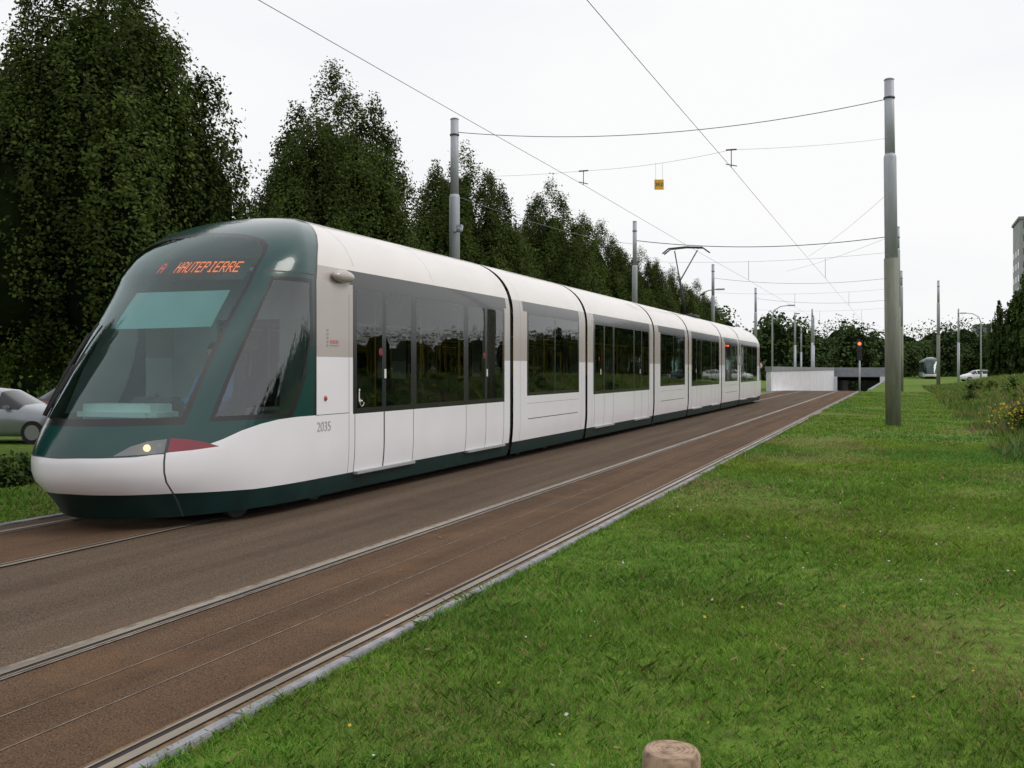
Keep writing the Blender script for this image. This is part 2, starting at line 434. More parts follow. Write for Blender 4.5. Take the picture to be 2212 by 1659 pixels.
def led(name,txt,x0,z0,px,pz,m):
    bm=bmesh.new(); h=.42
    for ci,ch in enumerate(txt):
        for r in range(7):
            for c in range(5):
                if F[ch][r][c]=='1':
                    cx=x0+(ci*6+c)*px; cz=z0-r*pz
                    vs=[bm.verts.new(Sx(cx+dx*px*h,cz+dz*pz*h,-.062)) for dx,dz in ((-1,-1),(1,-1),(1,1),(-1,1))]
                    bm.faces.new(vs)
    return obj_bm(name,bm,[m],tram)
led('display_text','HAUTEPIERRE',.07,2.81,.0106,.019,M_orange)
led('display_line_letter','A',-.17,2.80,.014,.017,M_redled)
bm=bmesh.new()
for s in (1,-1):
    for (a,z,r) in ((.365,.838,.036),):
        p=S1(a,z); p=Vector((p.x*s*.975,p.y+.05,p.z))
        bmesh.ops.create_uvsphere(bm,u_segments=12,v_segments=8,radius=r,matrix=Matrix.Translation(p))
obj_bm('headlamp_bulbs',bm,[M_lamp],tram,True)
bm=bmesh.new()
for s in (1,-1):
    ps=[S1(a,z) for a,z in ((.24,.76),(.45,.77),(.45,.94),(.31,.90))]
    vs=[bm.verts.new((p.x*s*.93,p.y+.13,p.z)) for p in ps]; bm.faces.new(vs)
    p=S1(.41,.86); bmesh.ops.create_uvsphere(bm,u_segments=12,v_segments=8,radius=.035,matrix=Matrix.Translation((p.x*s*.97,p.y+.07,p.z)))
obj_bm('headlamp_bowl',bm,[M_grey],tram)
bm=bmesh.new()
for (x0,z0,x1,z1) in ((-.60,1.12,-.53,1.95),(-.48,1.12,-.40,1.62)):
    add_tube(bm,[Sx(x0+(x1-x0)*t,z0+(z1-z0)*t,.035) for t in (0,.25,.5,.75,1)],.016,6)
    add_tube(bm,[Sx(x1-.10+(.16)*t,z1-.5+.62*t,.025) for t in (0,.25,.5,.75,1)],.012,6)
obj_bm('wipers',bm,[M_rubber],tram)
bm=bmesh.new()
for s in (1,-1):
    bmesh.ops.create_uvsphere(bm,u_segments=16,v_segments=10,radius=1,matrix=Matrix.Translation((s*1.24,10.9,2.70))@Matrix.Diagonal((.075,.24,.075,1)))
obj_bm('camera_pods',bm,[M_beige],tram,True)
bm=bmesh.new()
for s in (1,-1):
    bmesh.ops.create_uvsphere(bm,u_segments=12,v_segments=8,radius=1,matrix=Matrix.Translation((s*1.2,10.55,1.26))@Matrix.Diagonal((.025,.03,.035,1)))
obj_bm('side_repeater',bm,[M_blink],tram,True)
def text(name,body,size,loc,rot,m,parent,ext=.001):
    c=bpy.data.curves.new(name,'FONT'); c.body=body; c.size=size; c.extrude=ext; c.align_x='CENTER'; c.align_y='CENTER'
    c.materials.append(m); t=bpy.data.objects.new(name,c); t.location=loc; t.rotation_euler=rot; return link(t,parent)
M_num=pmat('number_grey',(.42,.42,.40),.6,0,5,.1)
text('fleet_number','2035',.16,(1.204,10.52,.93),(pi/2,0,pi/2),M_num,tram)
bm=bmesh.new()
for k in range(5): add_box(bm,1.2,1.204,10.58,10.62,1.86+k*.045,1.885+k*.045,0)
for k in range(3): add_box(bm,1.2,1.204,10.66+k*.07,10.71+k*.07,1.90,1.94,1)
add_box(bm,1.2,1.204,10.66,10.86,1.87,1.885,0)
obj_bm('operator_mark',bm,[M_grey,pmat('mark_red',(.45,.2,.18),.6)],tram)
bm=bmesh.new()
def disc(bm,y,z,r,mi,x=1.2025):
    f=bm.faces.new([bm.verts.new((x,y+r*math.cos(2*pi*k/14),z+r*math.sin(2*pi*k/14))) for k in range(14)]); f.material_index=mi
for yy in (11.92,15.45,22.2,25.9,33.6,37.3):
    disc(bm,yy-.0,1.82,.05,1)
    add_box(bm,1.2,1.203,yy+.10,yy+.15,1.48,1.60,0)
disc(bm,11.36,1.34,.018,0)
add_box(bm,1.2,1.203,11.345,11.365,1.20,1.32,0)
add_box(bm,1.2,1.203,11.365,11.44,1.20,1.215,0)
f=[(11.42+.05*math.cos(t),1.19+.05*math.sin(t)) for t in np.linspace(pi*.7,2*pi,10)]
for (a,b),(c,d) in zip(f[:-1],f[1:]): add_tube(bm,[(1.203,a,b),(1.203,c,d)],.005,4,0)
obj_bm('door_pictograms',bm,[M_carw,M_redl],tram)
def person(parent,ox,oy):
    def skin(name,pts,edges,m,root=0,sub=2):
        me=bpy.data.meshes.new(name); me.from_pydata([p[:3] for p in pts],edges,[]); me.materials.append(m)
        ob=bpy.data.objects.new(name,me); ob.location=(ox,oy,0); link(ob,parent)
        md=ob.modifiers.new('s','SKIN')
        for i,p in enumerate(pts):
            sv=me.skin_vertices[0].data[i]; sv.radius=(p[3],p[4] if len(p)>4 else p[3]); sv.use_root=(i==root)
        sb=ob.modifiers.new('b','SUBSURF'); sb.levels=sub; sb.render_levels=sub
        return ob
    skin('driver_body',[(0,0,1.05,.16,.13),(0,.06,1.3,.15,.11),(0,.05,1.5,.17,.11),(0,.04,1.58,.07),
      (.19,.03,1.53,.065),(.25,-.08,1.27,.05),(.2,-.32,1.2,.04),(-.19,.03,1.53,.065),(-.25,-.08,1.27,.05),(-.2,-.32,1.2,.04)],
      [(0,1),(1,2),(2,3),(2,4),(4,5),(5,6),(2,7),(7,8),(8,9)],M_shirt)
    skin('driver_legs',[(0,0,1.03,.14),(.12,-.1,1.02,.09),(.15,-.45,1.0,.07),(.14,-.5,.55,.05),(.14,-.64,.51,.04),(-.12,-.1,1.02,.09),(-.15,-.45,1.0,.07),(-.14,-.5,.55,.05),(-.14,-.64,.51,.04)],
      [(0,1),(1,2),(2,3),(3,4),(0,5),(5,6),(6,7),(7,8)],M_card)
    skin('driver_head',[(0,.03,1.6,.05),(0,.02,1.68,.06,.065),(0,0,1.76,.078,.09),(0,.01,1.85,.075,.085),(0,-.10,1.755,.014),(.085,.01,1.76,.012,.02),(-.085,.01,1.76,.012,.02)],[(0,1),(1,2),(2,3),(2,4),(2,5),(2,6)],M_skin)
    bm=bmesh.new(); bmesh.ops.create_uvsphere(bm,u_segments=16,v_segments=10,radius=1,matrix=Matrix.Translation((ox,oy+.03,1.83))@Matrix.Diagonal((.088,.098,.085,1)))
    obj_bm('driver_hair',bm,[M_hair],parent,True)
    bm=bmesh.new()
    for q in (-.03,.03): bmesh.ops.create_uvsphere(bm,u_segments=6,v_segments=5,radius=.009,matrix=Matrix.Translation((ox+q,oy-.083,1.775)))
    obj_bm('driver_eyes',bm,[M_black],parent)
    for s in (-1,1):
        pts=[(s*.2,-.32,1.2,.026),(s*.19,-.38,1.19,.032,.018),(s*.185,-.42,1.185,.034,.016)]
        ed=[(0,1),(1,2)]
        for k in range(4):
            x=s*(.160+.018*k); i=len(pts); ln=[.028,.034,.032,.024][k]
            pts+= [(x,-.43-ln*.5,1.185,.0085),(x,-.43-ln*1.3,1.165,.008),(x,-.43-ln*1.5,1.14,.007)]
            ed+=[(2,i),(i,i+1),(i+1,i+2)]
        i=len(pts); pts+=[(s*.15,-.39,1.18,.010),(s*.135,-.43,1.165,.009)]; ed+=[(1,i),(i,i+1)]
        skin('driver_hand',pts,ed,M_skin,0,1)
person(tram,0.05,10.02)

bm=bmesh.new()
by=37.6
add_box(bm,-.5,.5,by-.5,by+.6,3.50,3.56,0,.01)
for sx in (-.35,.35):
    for sy in (-.4,.5): add_tube(bm,[(sx,by+sy,3.42),(sx,by+sy,3.6)],.05,8,1)
add_tube(bm,[(0,by+.35,3.6),(0,by-.55,4.75)],.045,8,0)
add_tube(bm,[(.08,by+.2,3.6),(.08,by-.50,4.65)],.02,6,0)
kn=(0,by-.55,4.75)
add_tube(bm,[kn,(-.42,by+.55,5.95)],.024,6,0); add_tube(bm,[kn,(.42,by+.55,5.95)],.024,6,0)
for dy in (.42,.72):
    add_tube(bm,[(-.85,by+dy,5.86),(-.62,by+dy,6.04),(0,by+dy,6.08),(.62,by+dy,6.04),(.85,by+dy,5.86)],.028,6,0)
add_tube(bm,[(-.42,by+.42,6.03),(-.42,by+.72,6.03)],.02,6,0); add_tube(bm,[(.42,by+.42,6.03),(.42,by+.72,6.03)],.02,6,0)
obj_bm('pantograph',bm,[M_metal,M_insul],tram)

t2=empty('tram',(4.2,170,.0))
for nm in ('front_cab_module','rear_cab_module','body_module_1','body_module_2','body_module_3','body_module_4','body_module_5','gangway_bellows','undercarriage'):
    s=bpy.data.objects[nm]; c=bpy.data.objects.new(nm,s.data); c.location=s.location; c.rotation_euler=s.rotation_euler; link(c,t2)

# ------------------------------------------------------------ ground
def grass_ground_mat():
    m,nt,out=new_mat('grass_ground'); N=nt.nodes; L=nt.links
    p=N.new('ShaderNodeBsdfPrincipled'); p.inputs['Roughness'].default_value=.9; p.inputs['Specular IOR Level'].default_value=.1
    L.new(p.outputs[0],out.inputs[0]); tc=N.new('ShaderNodeTexCoord')
    def noise(s,d=6):
        n=N.new('ShaderNodeTexNoise'); n.inputs['Scale'].default_value=s; n.inputs['Detail'].default_value=d; L.new(tc.outputs['Object'],n.inputs[0]); return n
    a=noise(9,10); r=N.new('ShaderNodeValToRGB'); e=r.color_ramp.elements
    e[0].position=.33; e[0].color=(.075,.125,.018,1); e[1].position=.7; e[1].color=(.165,.27,.035,1)
    L.new(a.outputs[0],r.inputs[0])
    b=noise(.55,5); r2=N.new('ShaderNodeValToRGB'); r2.color_ramp.elements[0].position=.52; r2.color_ramp.elements[1].position=.7
    L.new(b.outputs[0],r2.inputs[0])
    mx=N.new('ShaderNodeMix'); mx.data_type='RGBA'; L.new(r2.outputs[0],mx.inputs[0]); L.new(r.outputs[0],mx.inputs[6]); mx.inputs[7].default_value=(.18,.175,.06,1)
    L.new(mx.outputs[2],p.inputs['Base Color'])
    bp=N.new('ShaderNodeBump'); bp.inputs['Strength'].default_value=.8; bp.inputs['Distance'].default_value=.05
    c=noise(40,8); L.new(c.outputs[0],bp.inputs['Height']); L.new(bp.outputs[0],p.inputs['Normal'])
    return m
M_gg=grass_ground_mat()
TX0,TX1,TY0,TY1=-8.95,-2.45,78.0,152.0
xs=sorted(set([-2500,-900,-300,-120,-60,-40,-30,-22,-18,-16,-14,TX0,-8.5,TX1,60,120,300,900,2500]+[-13+.5*i for i in range(0,9)]+[-2+.5*i for i in range(0,24)]+[12,16,20,30,40]))
ys=sorted(set([-2500,-600,-100,-30,TY0,TY1,300,600,1200,3000]+list(range(-10,78,2))+list(range(80,152,8))+[160,180,220]))
bm=bmesh.new(); G={}
for x in xs:
    for y in ys: G[x,y]=bm.verts.new((x,y,float(hgt(x,y))))
for i in range(len(xs)-1):
    for j in range(len(ys)-1):
        cx=(xs[i]+xs[i+1])/2; cy=(ys[j]+ys[j+1])/2
        if TX0<cx<TX1 and TY0<cy<TY1: continue
        bm.faces.new((G[xs[i],ys[j]],G[xs[i+1],ys[j]],G[xs[i+1],ys[j+1]],G[xs[i],ys[j+1]])).smooth=True
obj_bm('ground',bm,[M_gg])

def road_mat(name,c1,c2,c3):
    m,nt,out=new_mat(name); N=nt.nodes; L=nt.links
    p=N.new('ShaderNodeBsdfPrincipled'); p.inputs['Roughness'].default_value=.92; p.inputs['Specular IOR Level'].default_value=.15; L.new(p.outputs[0],out.inputs[0])
    tc=N.new('ShaderNodeTexCoord')
    mp=N.new('ShaderNodeMapping'); mp.inputs['Scale'].default_value=(3.2,.12,1); L.new(tc.outputs['Object'],mp.inputs[0])
    a=N.new('ShaderNodeTexNoise'); a.inputs['Scale'].default_value=1; a.inputs['Detail'].default_value=5; L.new(mp.outputs[0],a.inputs[0])
    r=N.new('ShaderNodeValToRGB'); r.color_ramp.elements[0].position=.35; r.color_ramp.elements[0].color=(*c1,1); r.color_ramp.elements[1].position=.68; r.color_ramp.elements[1].color=(*c2,1)
    L.new(a.outputs[0],r.inputs[0])
    b=N.new('ShaderNodeTexNoise'); b.inputs['Scale'].default_value=110; b.inputs['Detail'].default_value=3; L.new(tc.outputs['Object'],b.inputs[0])
    r2=N.new('ShaderNodeValToRGB'); r2.color_ramp.elements[0].position=.35; r2.color_ramp.elements[0].color=(.45,.45,.45,1); r2.color_ramp.elements[1].position=.7; r2.color_ramp.elements[1].color=(1.6,1.55,1.5,1)
    L.new(b.outputs[0],r2.inputs[0])
    mu=N.new('ShaderNodeMix'); mu.data_type='RGBA'; mu.blend_type='MULTIPLY'; mu.inputs[0].default_value=1; L.new(r.outputs[0],mu.inputs[6]); L.new(r2.outputs[0],mu.inputs[7])
    c=N.new('ShaderNodeTexNoise'); c.inputs['Scale'].default_value=1.4; c.inputs['Detail'].default_value=9; c.inputs['Roughness'].default_value=.65; L.new(tc.outputs['Object'],c.inputs[0])
    r3=N.new('ShaderNodeValToRGB'); r3.color_ramp.elements[0].position=.5; r3.color_ramp.elements[1].position=.72; L.new(c.outputs[0],r3.inputs[0])
    sc=N.new('ShaderNodeMath'); sc.operation='MULTIPLY'; sc.inputs[1].default_value=.7; L.new(r3.outputs[0],sc.inputs[0])
    m2=N.new('ShaderNodeMix'); m2.data_type='RGBA'; L.new(sc.outputs[0],m2.inputs[0]); L.new(mu.outputs[2],m2.inputs[6]); m2.inputs[7].default_value=(*c3,1)
    L.new(m2.outputs[2],p.inputs['Base Color'])
    bp=N.new('ShaderNodeBump'); bp.inputs['Strength'].default_value=.5; bp.inputs['Distance'].default_value=.008; L.new(b.outputs[0],bp.inputs['Height']); L.new(bp.outputs[0],p.inputs['Normal'])
    return m
M_road=road_mat('asphalt',(.088,.063,.045),(.134,.099,.070),(.120,.080,.052))
M_bed=road_mat('asphalt_rusty',(.092,.057,.036),(.135,.087,.055),(.165,.090,.046))
def zr(y): return 0 if y<76 else (-(y-76)**2/16*.055*0.5 if y<84 else -.11-(y-84)*.055)
YS=[-40,-10,0,10,20,30,40,50,60,70,76,77,78,80,82,84,90,100,110,120,130,140,152,165]
def strip(bm,x0,x1,dz,mi=0,yend=165,side=0):
    pr=None
    for y in YS:
        if y>yend: break
        a=bm.verts.new((x0,y,zr(y)+dz)); b=bm.verts.new((x1,y,zr(y)+dz))
        if pr:
            f=bm.faces.new((pr[0],pr[1],b,a)); f.material_index=mi
        pr=(a,b)
bm=bmesh.new(); strip(bm,-8.5,-2.86,.012); obj_bm('tramway_road',bm,[M_road])
bm=bmesh.new(); strip(bm,-4.28,-3.055,.016); strip(bm,-2.918,-2.862,.016,1)
strip(bm,-8.08,-6.86,.016)
obj_bm('track_bed',bm,[M_bed,M_rust])
bm=bmesh.new()
for xr,s in ((-2.95,-1),(-4.385,1),(-6.75,-1),(-8.185,1)):
    strip(bm,xr-.028,xr+.028,.024,0)
    if s<0: strip(bm,xr-.065,xr-.028,.020,1); strip(bm,xr-.08,xr-.065,.024,0)
    else: strip(bm,xr+.028,xr+.065,.020,1); strip(bm,xr+.065,xr+.08,.024,0)
    if s>0 : strip(bm,xr-.075,xr-.028,.021,2); strip(bm,xr+.08,xr+.10,.021,2)
    else: strip(bm,xr-.104,xr-.08,.021,4)
for xl in (-3.50,-3.84): strip(bm,xl-.004,xl+.004,.020,2)
obj_bm('tram_rails',bm,[M_rail,M_groove,M_seamc,M_conc,M_rust])
bm=bmesh.new(); 
y=-20.0
while y<77.5:
    add_box(bm,-2.860,-2.80,y,y+.99,-.1,.035,0,.006); y+=1.0
y=-20.0
while y<77.5:
    add_box(bm,-8.60,-8.50,y,y+.99,-.1,.03,0,.006); y+=1.0
obj_bm('kerb',bm,[M_conc])

bm=bmesh.new()
add_box(bm,-9.25,-8.9,77,151,-4.9,1.45,0); add_box(bm,-9.32,-8.83,76.9,151,1.451,1.78,1)
add_box(bm,-2.5,-2.2,84,151,-4.9,.04,1)
obj_bm('retaining_wall',bm,[M_wallw,M_wallg])
pe=empty('tunnel_portal')
bm=bmesh.new()
add_box(bm,-9.6,-1.6,151,151.6,.55,1.8,1); add_box(bm,-9.6,-8.5,150.9,151.7,-4.9,.549,0); add_box(bm,-2.9,-1.6,150.9,151.7,-4.9,.549,0)
add_box(bm,-8.5,-8.45,151.7,190,-4.9,.5,2); add_box(bm,-2.95,-2.9,151.7,190,-4.9,.5,2); add_box(bm,-8.5,-2.9,151.7,190,.40,.5,2); add_box(bm,-8.5,-2.9,189,190,-4.9,.4,2)
obj_bm('portal_frame',bm,[M_wallw,M_wallg,M_dark],pe)

# ------------------------------------------------------------ grass blades
def blades(n,x0,x1,y0,y1,dmin,dmax,w,h,seed,colmul=(1,1,1),keep=None,lean=.5):
    r=np.random.default_rng(seed)
    x=r.uniform(x0,x1,n); y=r.uniform(y0,y1,n); d=np.hypot(x,y)
    k=(d>=dmin)&(d<dmax)
    if keep is not None: k&=keep(x,y,r)
    worn=np.clip(nz2(x,y,21,.9)-.12,0,1)*2.4
    k&=r.uniform(0,1,n)>worn*.5
    x=x[k]; y=y[k]; n=len(x); worn=worn[k]
    z=hgt(x,y)
    clump=nz2(x,y,3,2.2); fine=nz2(x,y,5,8)
    hh=h*r.uniform(.4,1.2,n)*(1+.5*clump)*(1+.4*fine)*(1-.35*np.clip(worn,0,1)); ww=w*r.uniform(.6,1.4,n)
    th=r.uniform(0,2*pi,n); ln=lean*hh*r.uniform(.2,1.6,n); la=r.uniform(0,2*pi,n)+1.5*nz2(x,y,8,3)
    P=np.stack([x,y,z-.005],1)
    A=np.stack([np.cos(th)*ww/2,np.sin(th)*ww/2,0*x],1)
    T=np.stack([np.cos(la)*ln,np.sin(la)*ln,hh],1)
    M=T*np.array([.35,.35,.62]); 
    V_=np.stack([P-A,P+A,P+A*.75+M,P+T,P-A*.75+M],1).reshape(-1,3)
    big=nz2(x,y,11,.7); mid=nz2(x,y,12,3); sm=nz2(x,y,14,10)
    g=r.uniform(.65,1.35,n)*(1+.30*mid)*(1+.24*sm)
    c=np.stack([.155*g*(1+.50*big),.290*g*(1+.12*big),.036*g*(1-.3*big)],1)
    dry=(r.uniform(0,1,n)<(.10+.7*np.clip(worn,0,1)))
    c[dry]=np.stack([.33*g[dry],.27*g[dry],.12*g[dry]],1)
    c*=np.array(colmul)
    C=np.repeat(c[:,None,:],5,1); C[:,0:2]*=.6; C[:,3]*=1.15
    return V_,C.reshape(-1,3)
parts=[]
def lawn(x,y,r): return (x<2.6+.4*np.sin(y))|(y<12)
parts.append(blades(250000,-2.80,5,1.0,8.5,2.5,7.0,.005,.05,1,keep=lawn,lean=.9))
parts.append(blades(190000,-2.80,7,2.0,13,7.0,13,.008,.055,2,keep=lawn,lean=.9))
parts.append(blades(160000,-2.80,8,8,26,13,24,.014,.06,3,keep=lawn,lean=.9))
parts.append(blades(100000,-2.80,9,18,76,24,80,.03,.06,4,keep=lawn,lean=.9))
parts.append(blades(60000,-12.5,-8.62,6,40,4,45,.02,.06,5,lean=.8))
parts.append(blades(14000,-2.84,-2.74,1.5,60,2.5,60,.008,.05,31,lean=1.3))
def clover(x,y,r): return nz2(x,y,51,1.3)>.12
parts.append(blades(60000,-2.7,6,1.5,16,2.5,17,.016,.028,32,keep=clover,lean=1.6,colmul=(.85,.9,1.1)))
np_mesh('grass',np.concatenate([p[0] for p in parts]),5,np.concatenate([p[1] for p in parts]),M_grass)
def bank(x,y,r): return (x>1.9+.5*np.sin(y*.8)+r.normal(0,.25,len(x)))
def bankc(x,y,r): return bank(x,y,r)&(nz2(x,y,61,1.6)>.15)
p1=blades(70000,1.6,10,9,40,9,42,.016,.20,8,colmul=(.95,.80,1.2),keep=bank,lean=.8)
p2=blades(50000,1.6,16,35,100,40,105,.04,.26,9,colmul=(.95,.78,1.2),keep=bank,lean=.7)
p3=blades(40000,1.9,9,10,45,9,50,.022,.36,10,colmul=(.8,.74,1.1),keep=bankc,lean=.6)
p4=blades(6000,1.5,9,8,40,9,42,.008,.42,11,colmul=(1.7,1.0,2.0),keep=bank,lean=.35)
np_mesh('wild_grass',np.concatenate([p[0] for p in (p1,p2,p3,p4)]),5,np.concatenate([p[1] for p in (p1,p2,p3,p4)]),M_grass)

# ------------------------------------------------------------ leaves
def leaf_quads(P,Nrm,size,asp,r):
    n=len(P)
    q=r.normal(size=(n,3)); u=np.cross(Nrm,q); u/=np.linalg.norm(u,axis=1,keepdims=True)+1e-9
    v=np.cross(Nrm,u); v/=np.linalg.norm(v,axis=1,keepdims=True)+1e-9
    s=(size*r.uniform(.6,1.3,n))[:,None]
    return np.stack([P-u*s,P-v*s*asp,P+u*s,P+v*s*asp],1).reshape(-1,3)
def leaf_cloud(clC,clR,per,size,base,r,cN=None,bright=None,asp=.6,stretch=(.5,.5,.95)):
    n=len(clC); idx=np.repeat(np.arange(n),per)
    off=np.clip(r.normal(size=(len(idx),3)),-1.5,1.5)*clR[idx]*np.array(stretch)
    P=clC[idx]+off
    Nn=r.normal(size=(len(idx),3))*.7+np.array([0,0,.4])
    if cN is not None: Nn+=cN[idx]*1.0
    Nn/=np.linalg.norm(Nn,axis=1,keepdims=True)
    q=leaf_quads(P,Nn,np.full(len(idx),size),asp,r)
    b=(bright[idx] if bright is not None else 1)*r.uniform(.8,1.2,len(idx))
    c=np.array(base)[None,:]*b[:,None]; c[:,0]*=r.uniform(.8,1.25,len(idx))
    return q,np.repeat(c,4,0)
def columnar(seed,H,R,z0,nplume,ncl,per,size,base,pexp=(2.2,.8)):
    r=np.random.default_rng(seed)
    prof=lambda t:R*(1-np.clip(t,0,1)**pexp[0])**pexp[1]*(.72+.28*np.clip(t/.18,0,1))
    Cs=[];Rs=[];Ns=[];Bs=[];core=[]
    for k in range(nplume):
        if k==0: rho,th,pr,top=0,0,.34*R,H
        else:
            th=k*2.399+r.uniform(-.3,.3); rho=R*(.12+.64*math.sqrt(k/nplume))*r.uniform(.9,1.08); pr=R*r.uniform(.23,.35)
            tt=np.linspace(.18,1,200); ok=tt[prof(tt)>min(rho+pr*.25,R*.95)]; tmax=ok[-1] if len(ok) else .3
            top=z0+(H-z0)*min(.95,tmax*r.uniform(.86,1.08))
        bot=z0+r.uniform(0,.2)*(top-z0)*.5
        cx,cy=rho*math.cos(th),rho*math.sin(th); hz=(top-bot)/2; cz=(top+bot)/2
        core.append((cx,cy,cz-.14*hz,pr*.62,hz*.72))
        n=int(ncl*(.5+hz/(H/2))*(pr/(R*.3)))
        zz=r.uniform(-1,1,n); ph=r.uniform(0,2*pi,n)
        rr=(1-np.abs(zz)**2.8)**.7*r.uniform(.62,1.03,n)
        C=np.stack([cx+pr*rr*np.cos(ph),cy+pr*rr*np.sin(ph),cz+hz*zz*r.uniform(.92,1.0,n)],1)
        rad=np.hypot(C[:,0],C[:,1]); t=(C[:,2]-z0)/(H-z0); lim=prof(t)
        keep=rad>lim*.5-.1
        keep|=t>.75
        C=C[keep]
        Cs.append(C); Rs.append(r.uniform(.14,.32,len(C))*(R/3.2)); 
        nn=np.stack([C[:,0],C[:,1],np.full(len(C),.9)],1); nn/=np.linalg.norm(nn,axis=1,keepdims=True)+1e-9; Ns.append(nn)
        Bs.append(r.uniform(.62,1.35,len(C))*r.uniform(.75,1.25))
    C=np.concatenate(Cs); Rr=np.concatenate(Rs)[:,None]; N_=np.concatenate(Ns); B=np.concatenate(Bs)
    q,c=leaf_cloud(C,Rr,per,size,base,r,N_,B)
    return q,c,core
TREES={}
def tree(kind,name,loc,rot=0,sc=1.0,scz=None):
    e=empty(name,loc); e.rotation_euler=(0,0,rot); e.scale=(sc,sc,scz or sc)
    lm,cm,tm=TREES[kind]
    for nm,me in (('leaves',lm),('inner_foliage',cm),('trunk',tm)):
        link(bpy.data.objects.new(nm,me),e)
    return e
def mk_kind(kind,q,c,core,H,tr,z0):
    o=np_mesh(kind+'_leaves',q,4,c,M_leaf); lm=o.data; bpy.data.objects.remove(o)
    bm=bmesh.new()
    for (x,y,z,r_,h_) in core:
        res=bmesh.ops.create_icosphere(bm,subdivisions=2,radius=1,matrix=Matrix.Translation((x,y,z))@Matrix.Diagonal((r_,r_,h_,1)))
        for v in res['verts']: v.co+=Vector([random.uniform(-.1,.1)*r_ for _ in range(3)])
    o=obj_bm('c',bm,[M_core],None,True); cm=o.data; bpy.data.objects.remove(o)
    bm=bmesh.new()
    add_tube(bm,[(0,0,-.3),(0.02,0,z0*.6),(0,.03,H*.35),(.03,0,H*.7)],[tr*1.3,tr,tr*.7,tr*.2],10)
    for k in range(9):
        a=k*2.4; zb=z0*.7+k*H*.05
        add_tube(bm,[(0,0,zb),(.5*math.cos(a),.5*math.sin(a),zb+.9),(1.1*math.cos(a),1.1*math.sin(a),zb+2.4)],[tr*.4,tr*.28,tr*.1],6)
    o=obj_bm('t',bm,[M_bark],None,True); tm=o.data; bpy.data.objects.remove(o)
    TREES[kind]=(lm,cm,tm)
leafcol=(.052,.080,.014)
for i,s in enumerate((3,17,29)):
    q,c,core=columnar(s,11.3,3.1,1.7,38,170,44,.048,leafcol,(2.9,.82))
    mk_kind('horn%d'%i,q,c,core,11.3,.2,2.2)
q,c,core=columnar(41,9,2.2,.5,14,70,34,.13,(.05,.085,.02)); mk_kind('far',q,c,core,9,.18,1)
TY=[(8.3,0,1.0),(18.0,1,1.04),(28.0,2,1.0),(38.0,0,.97),(48.6,1,1.0),(58.5,2,.93),(68,0,.9),(78,1,.86),(88,2,.84)]
for i,(y,k,s) in enumerate(TY):
    tree('horn%d'%k,'hornbeam_tree',(-16.3+random.uniform(-.15,.15),y,-.38),rot=i*1.7+.4,sc=s)
for i,y in enumerate([26,52,61,72,84]):
    tree('horn%d'%(i%3),'hornbeam_tree',(-33+random.uniform(-1,1),y+4,-.38),rot=i*2.1,sc=.5)
for (x,y,s,sz) in ((11.2,104,1.3,1.5),(8.9,113,.62,.95),(13.5,110,1.5,1.55),(17,120,1.6,1.6),(12,96,.9,.8),(14.5,100,1.2,1.3)):
    tree('far','roadside_tree',(x,y,float(hgt(x,y))-.2),rot=x,sc=s,scz=sz)
def mass(name,items,per,size,base,seed,ncl=50):
    r=np.random.default_rng(seed); Q=[];Cc=[]; bm=bmesh.new()
    for (x,y,z,rx,hz) in items:
        n=ncl; zz=r.uniform(-1,1,n); ph=r.uniform(0,2*pi,n); rr=np.sqrt(1-zz**2)*r.uniform(.7,1.1,n)
        C=np.stack([x+rx*rr*np.cos(ph),y+rx*rr*np.sin(ph),z+hz*zz],1)
        nn=np.stack([np.cos(ph),np.sin(ph),zz+.4],1); nn/=np.linalg.norm(nn,axis=1,keepdims=True)
        B=r.uniform(.5,1.4,n)*r.uniform(.7,1.25)
        q,c=leaf_cloud(C,np.full((n,1),rx*.22),per,size,base,r,nn,B,asp=.7,stretch=(1,1,1)); Q.append(q); Cc.append(c)
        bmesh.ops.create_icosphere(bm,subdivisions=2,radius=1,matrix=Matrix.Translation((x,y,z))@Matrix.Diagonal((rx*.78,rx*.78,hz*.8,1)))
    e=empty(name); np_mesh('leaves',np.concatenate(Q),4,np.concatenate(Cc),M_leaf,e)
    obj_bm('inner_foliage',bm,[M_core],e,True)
it=[]
r=np.random.default_rng(5)
for x in np.arange(-75,75,2.6):
    H=r.uniform(5.5,11.5)*(1.15 if -45<x<-14 else .85)
    if -6<x<4: H*=.8
    y=190+r.uniform(-15,25)+abs(x)*.1
    if x>0: y+=50; H*=1.2
    it.append((x,y,H*.45,r.uniform(2.0,3.8),H*.55))
for x in np.arange(-120,200,8): it.append((x,r.uniform(300,330),5,7,r.uniform(7,10)))
mass('distant_trees',it,18,.34,(.055,.088,.026),6,80)
it=[]
for y in np.arange(-30,120,4): it.append((62+r.uniform(-3,4),y,2.5,r.uniform(2.3,3.3),r.uniform(3.2,5.0)))
for x in np.arange(-60,60,5): it.append((x,-70+r.uniform(-2,2),3,3,r.uniform(3.5,6)))
mass('tree_belt',it,14,.36,(.05,.085,.02),7,50)
it=[]
for y in np.arange(8,110,2.0): it.append((-38+r.uniform(-2,2),y,1.6,r.uniform(1.6,2.3),r.uniform(1.8,2.8)))
mass('shrubbery',it,20,.14,(.08,.125,.028),8,90)
it=[]
for y in np.arange(9,60,.5): it.append((-13.4+r.uniform(-.1,.1),y,-.2,.42,.32))
mass('hedge',it,22,.05,(.05,.085,.018),9,40)
it=[]
for k in range(34):
    x=r.uniform(2.8,9); y=r.uniform(14,60); s=r.uniform(.2,.5); it.append((x,y,float(hgt(x,y))+s*.5,s,s))
for k in range(8): 
    x=3.1+r.normal()*.35; y=27+r.normal()*.6; it.append((x,y,float(hgt(x,y))+.25,.35,.38))
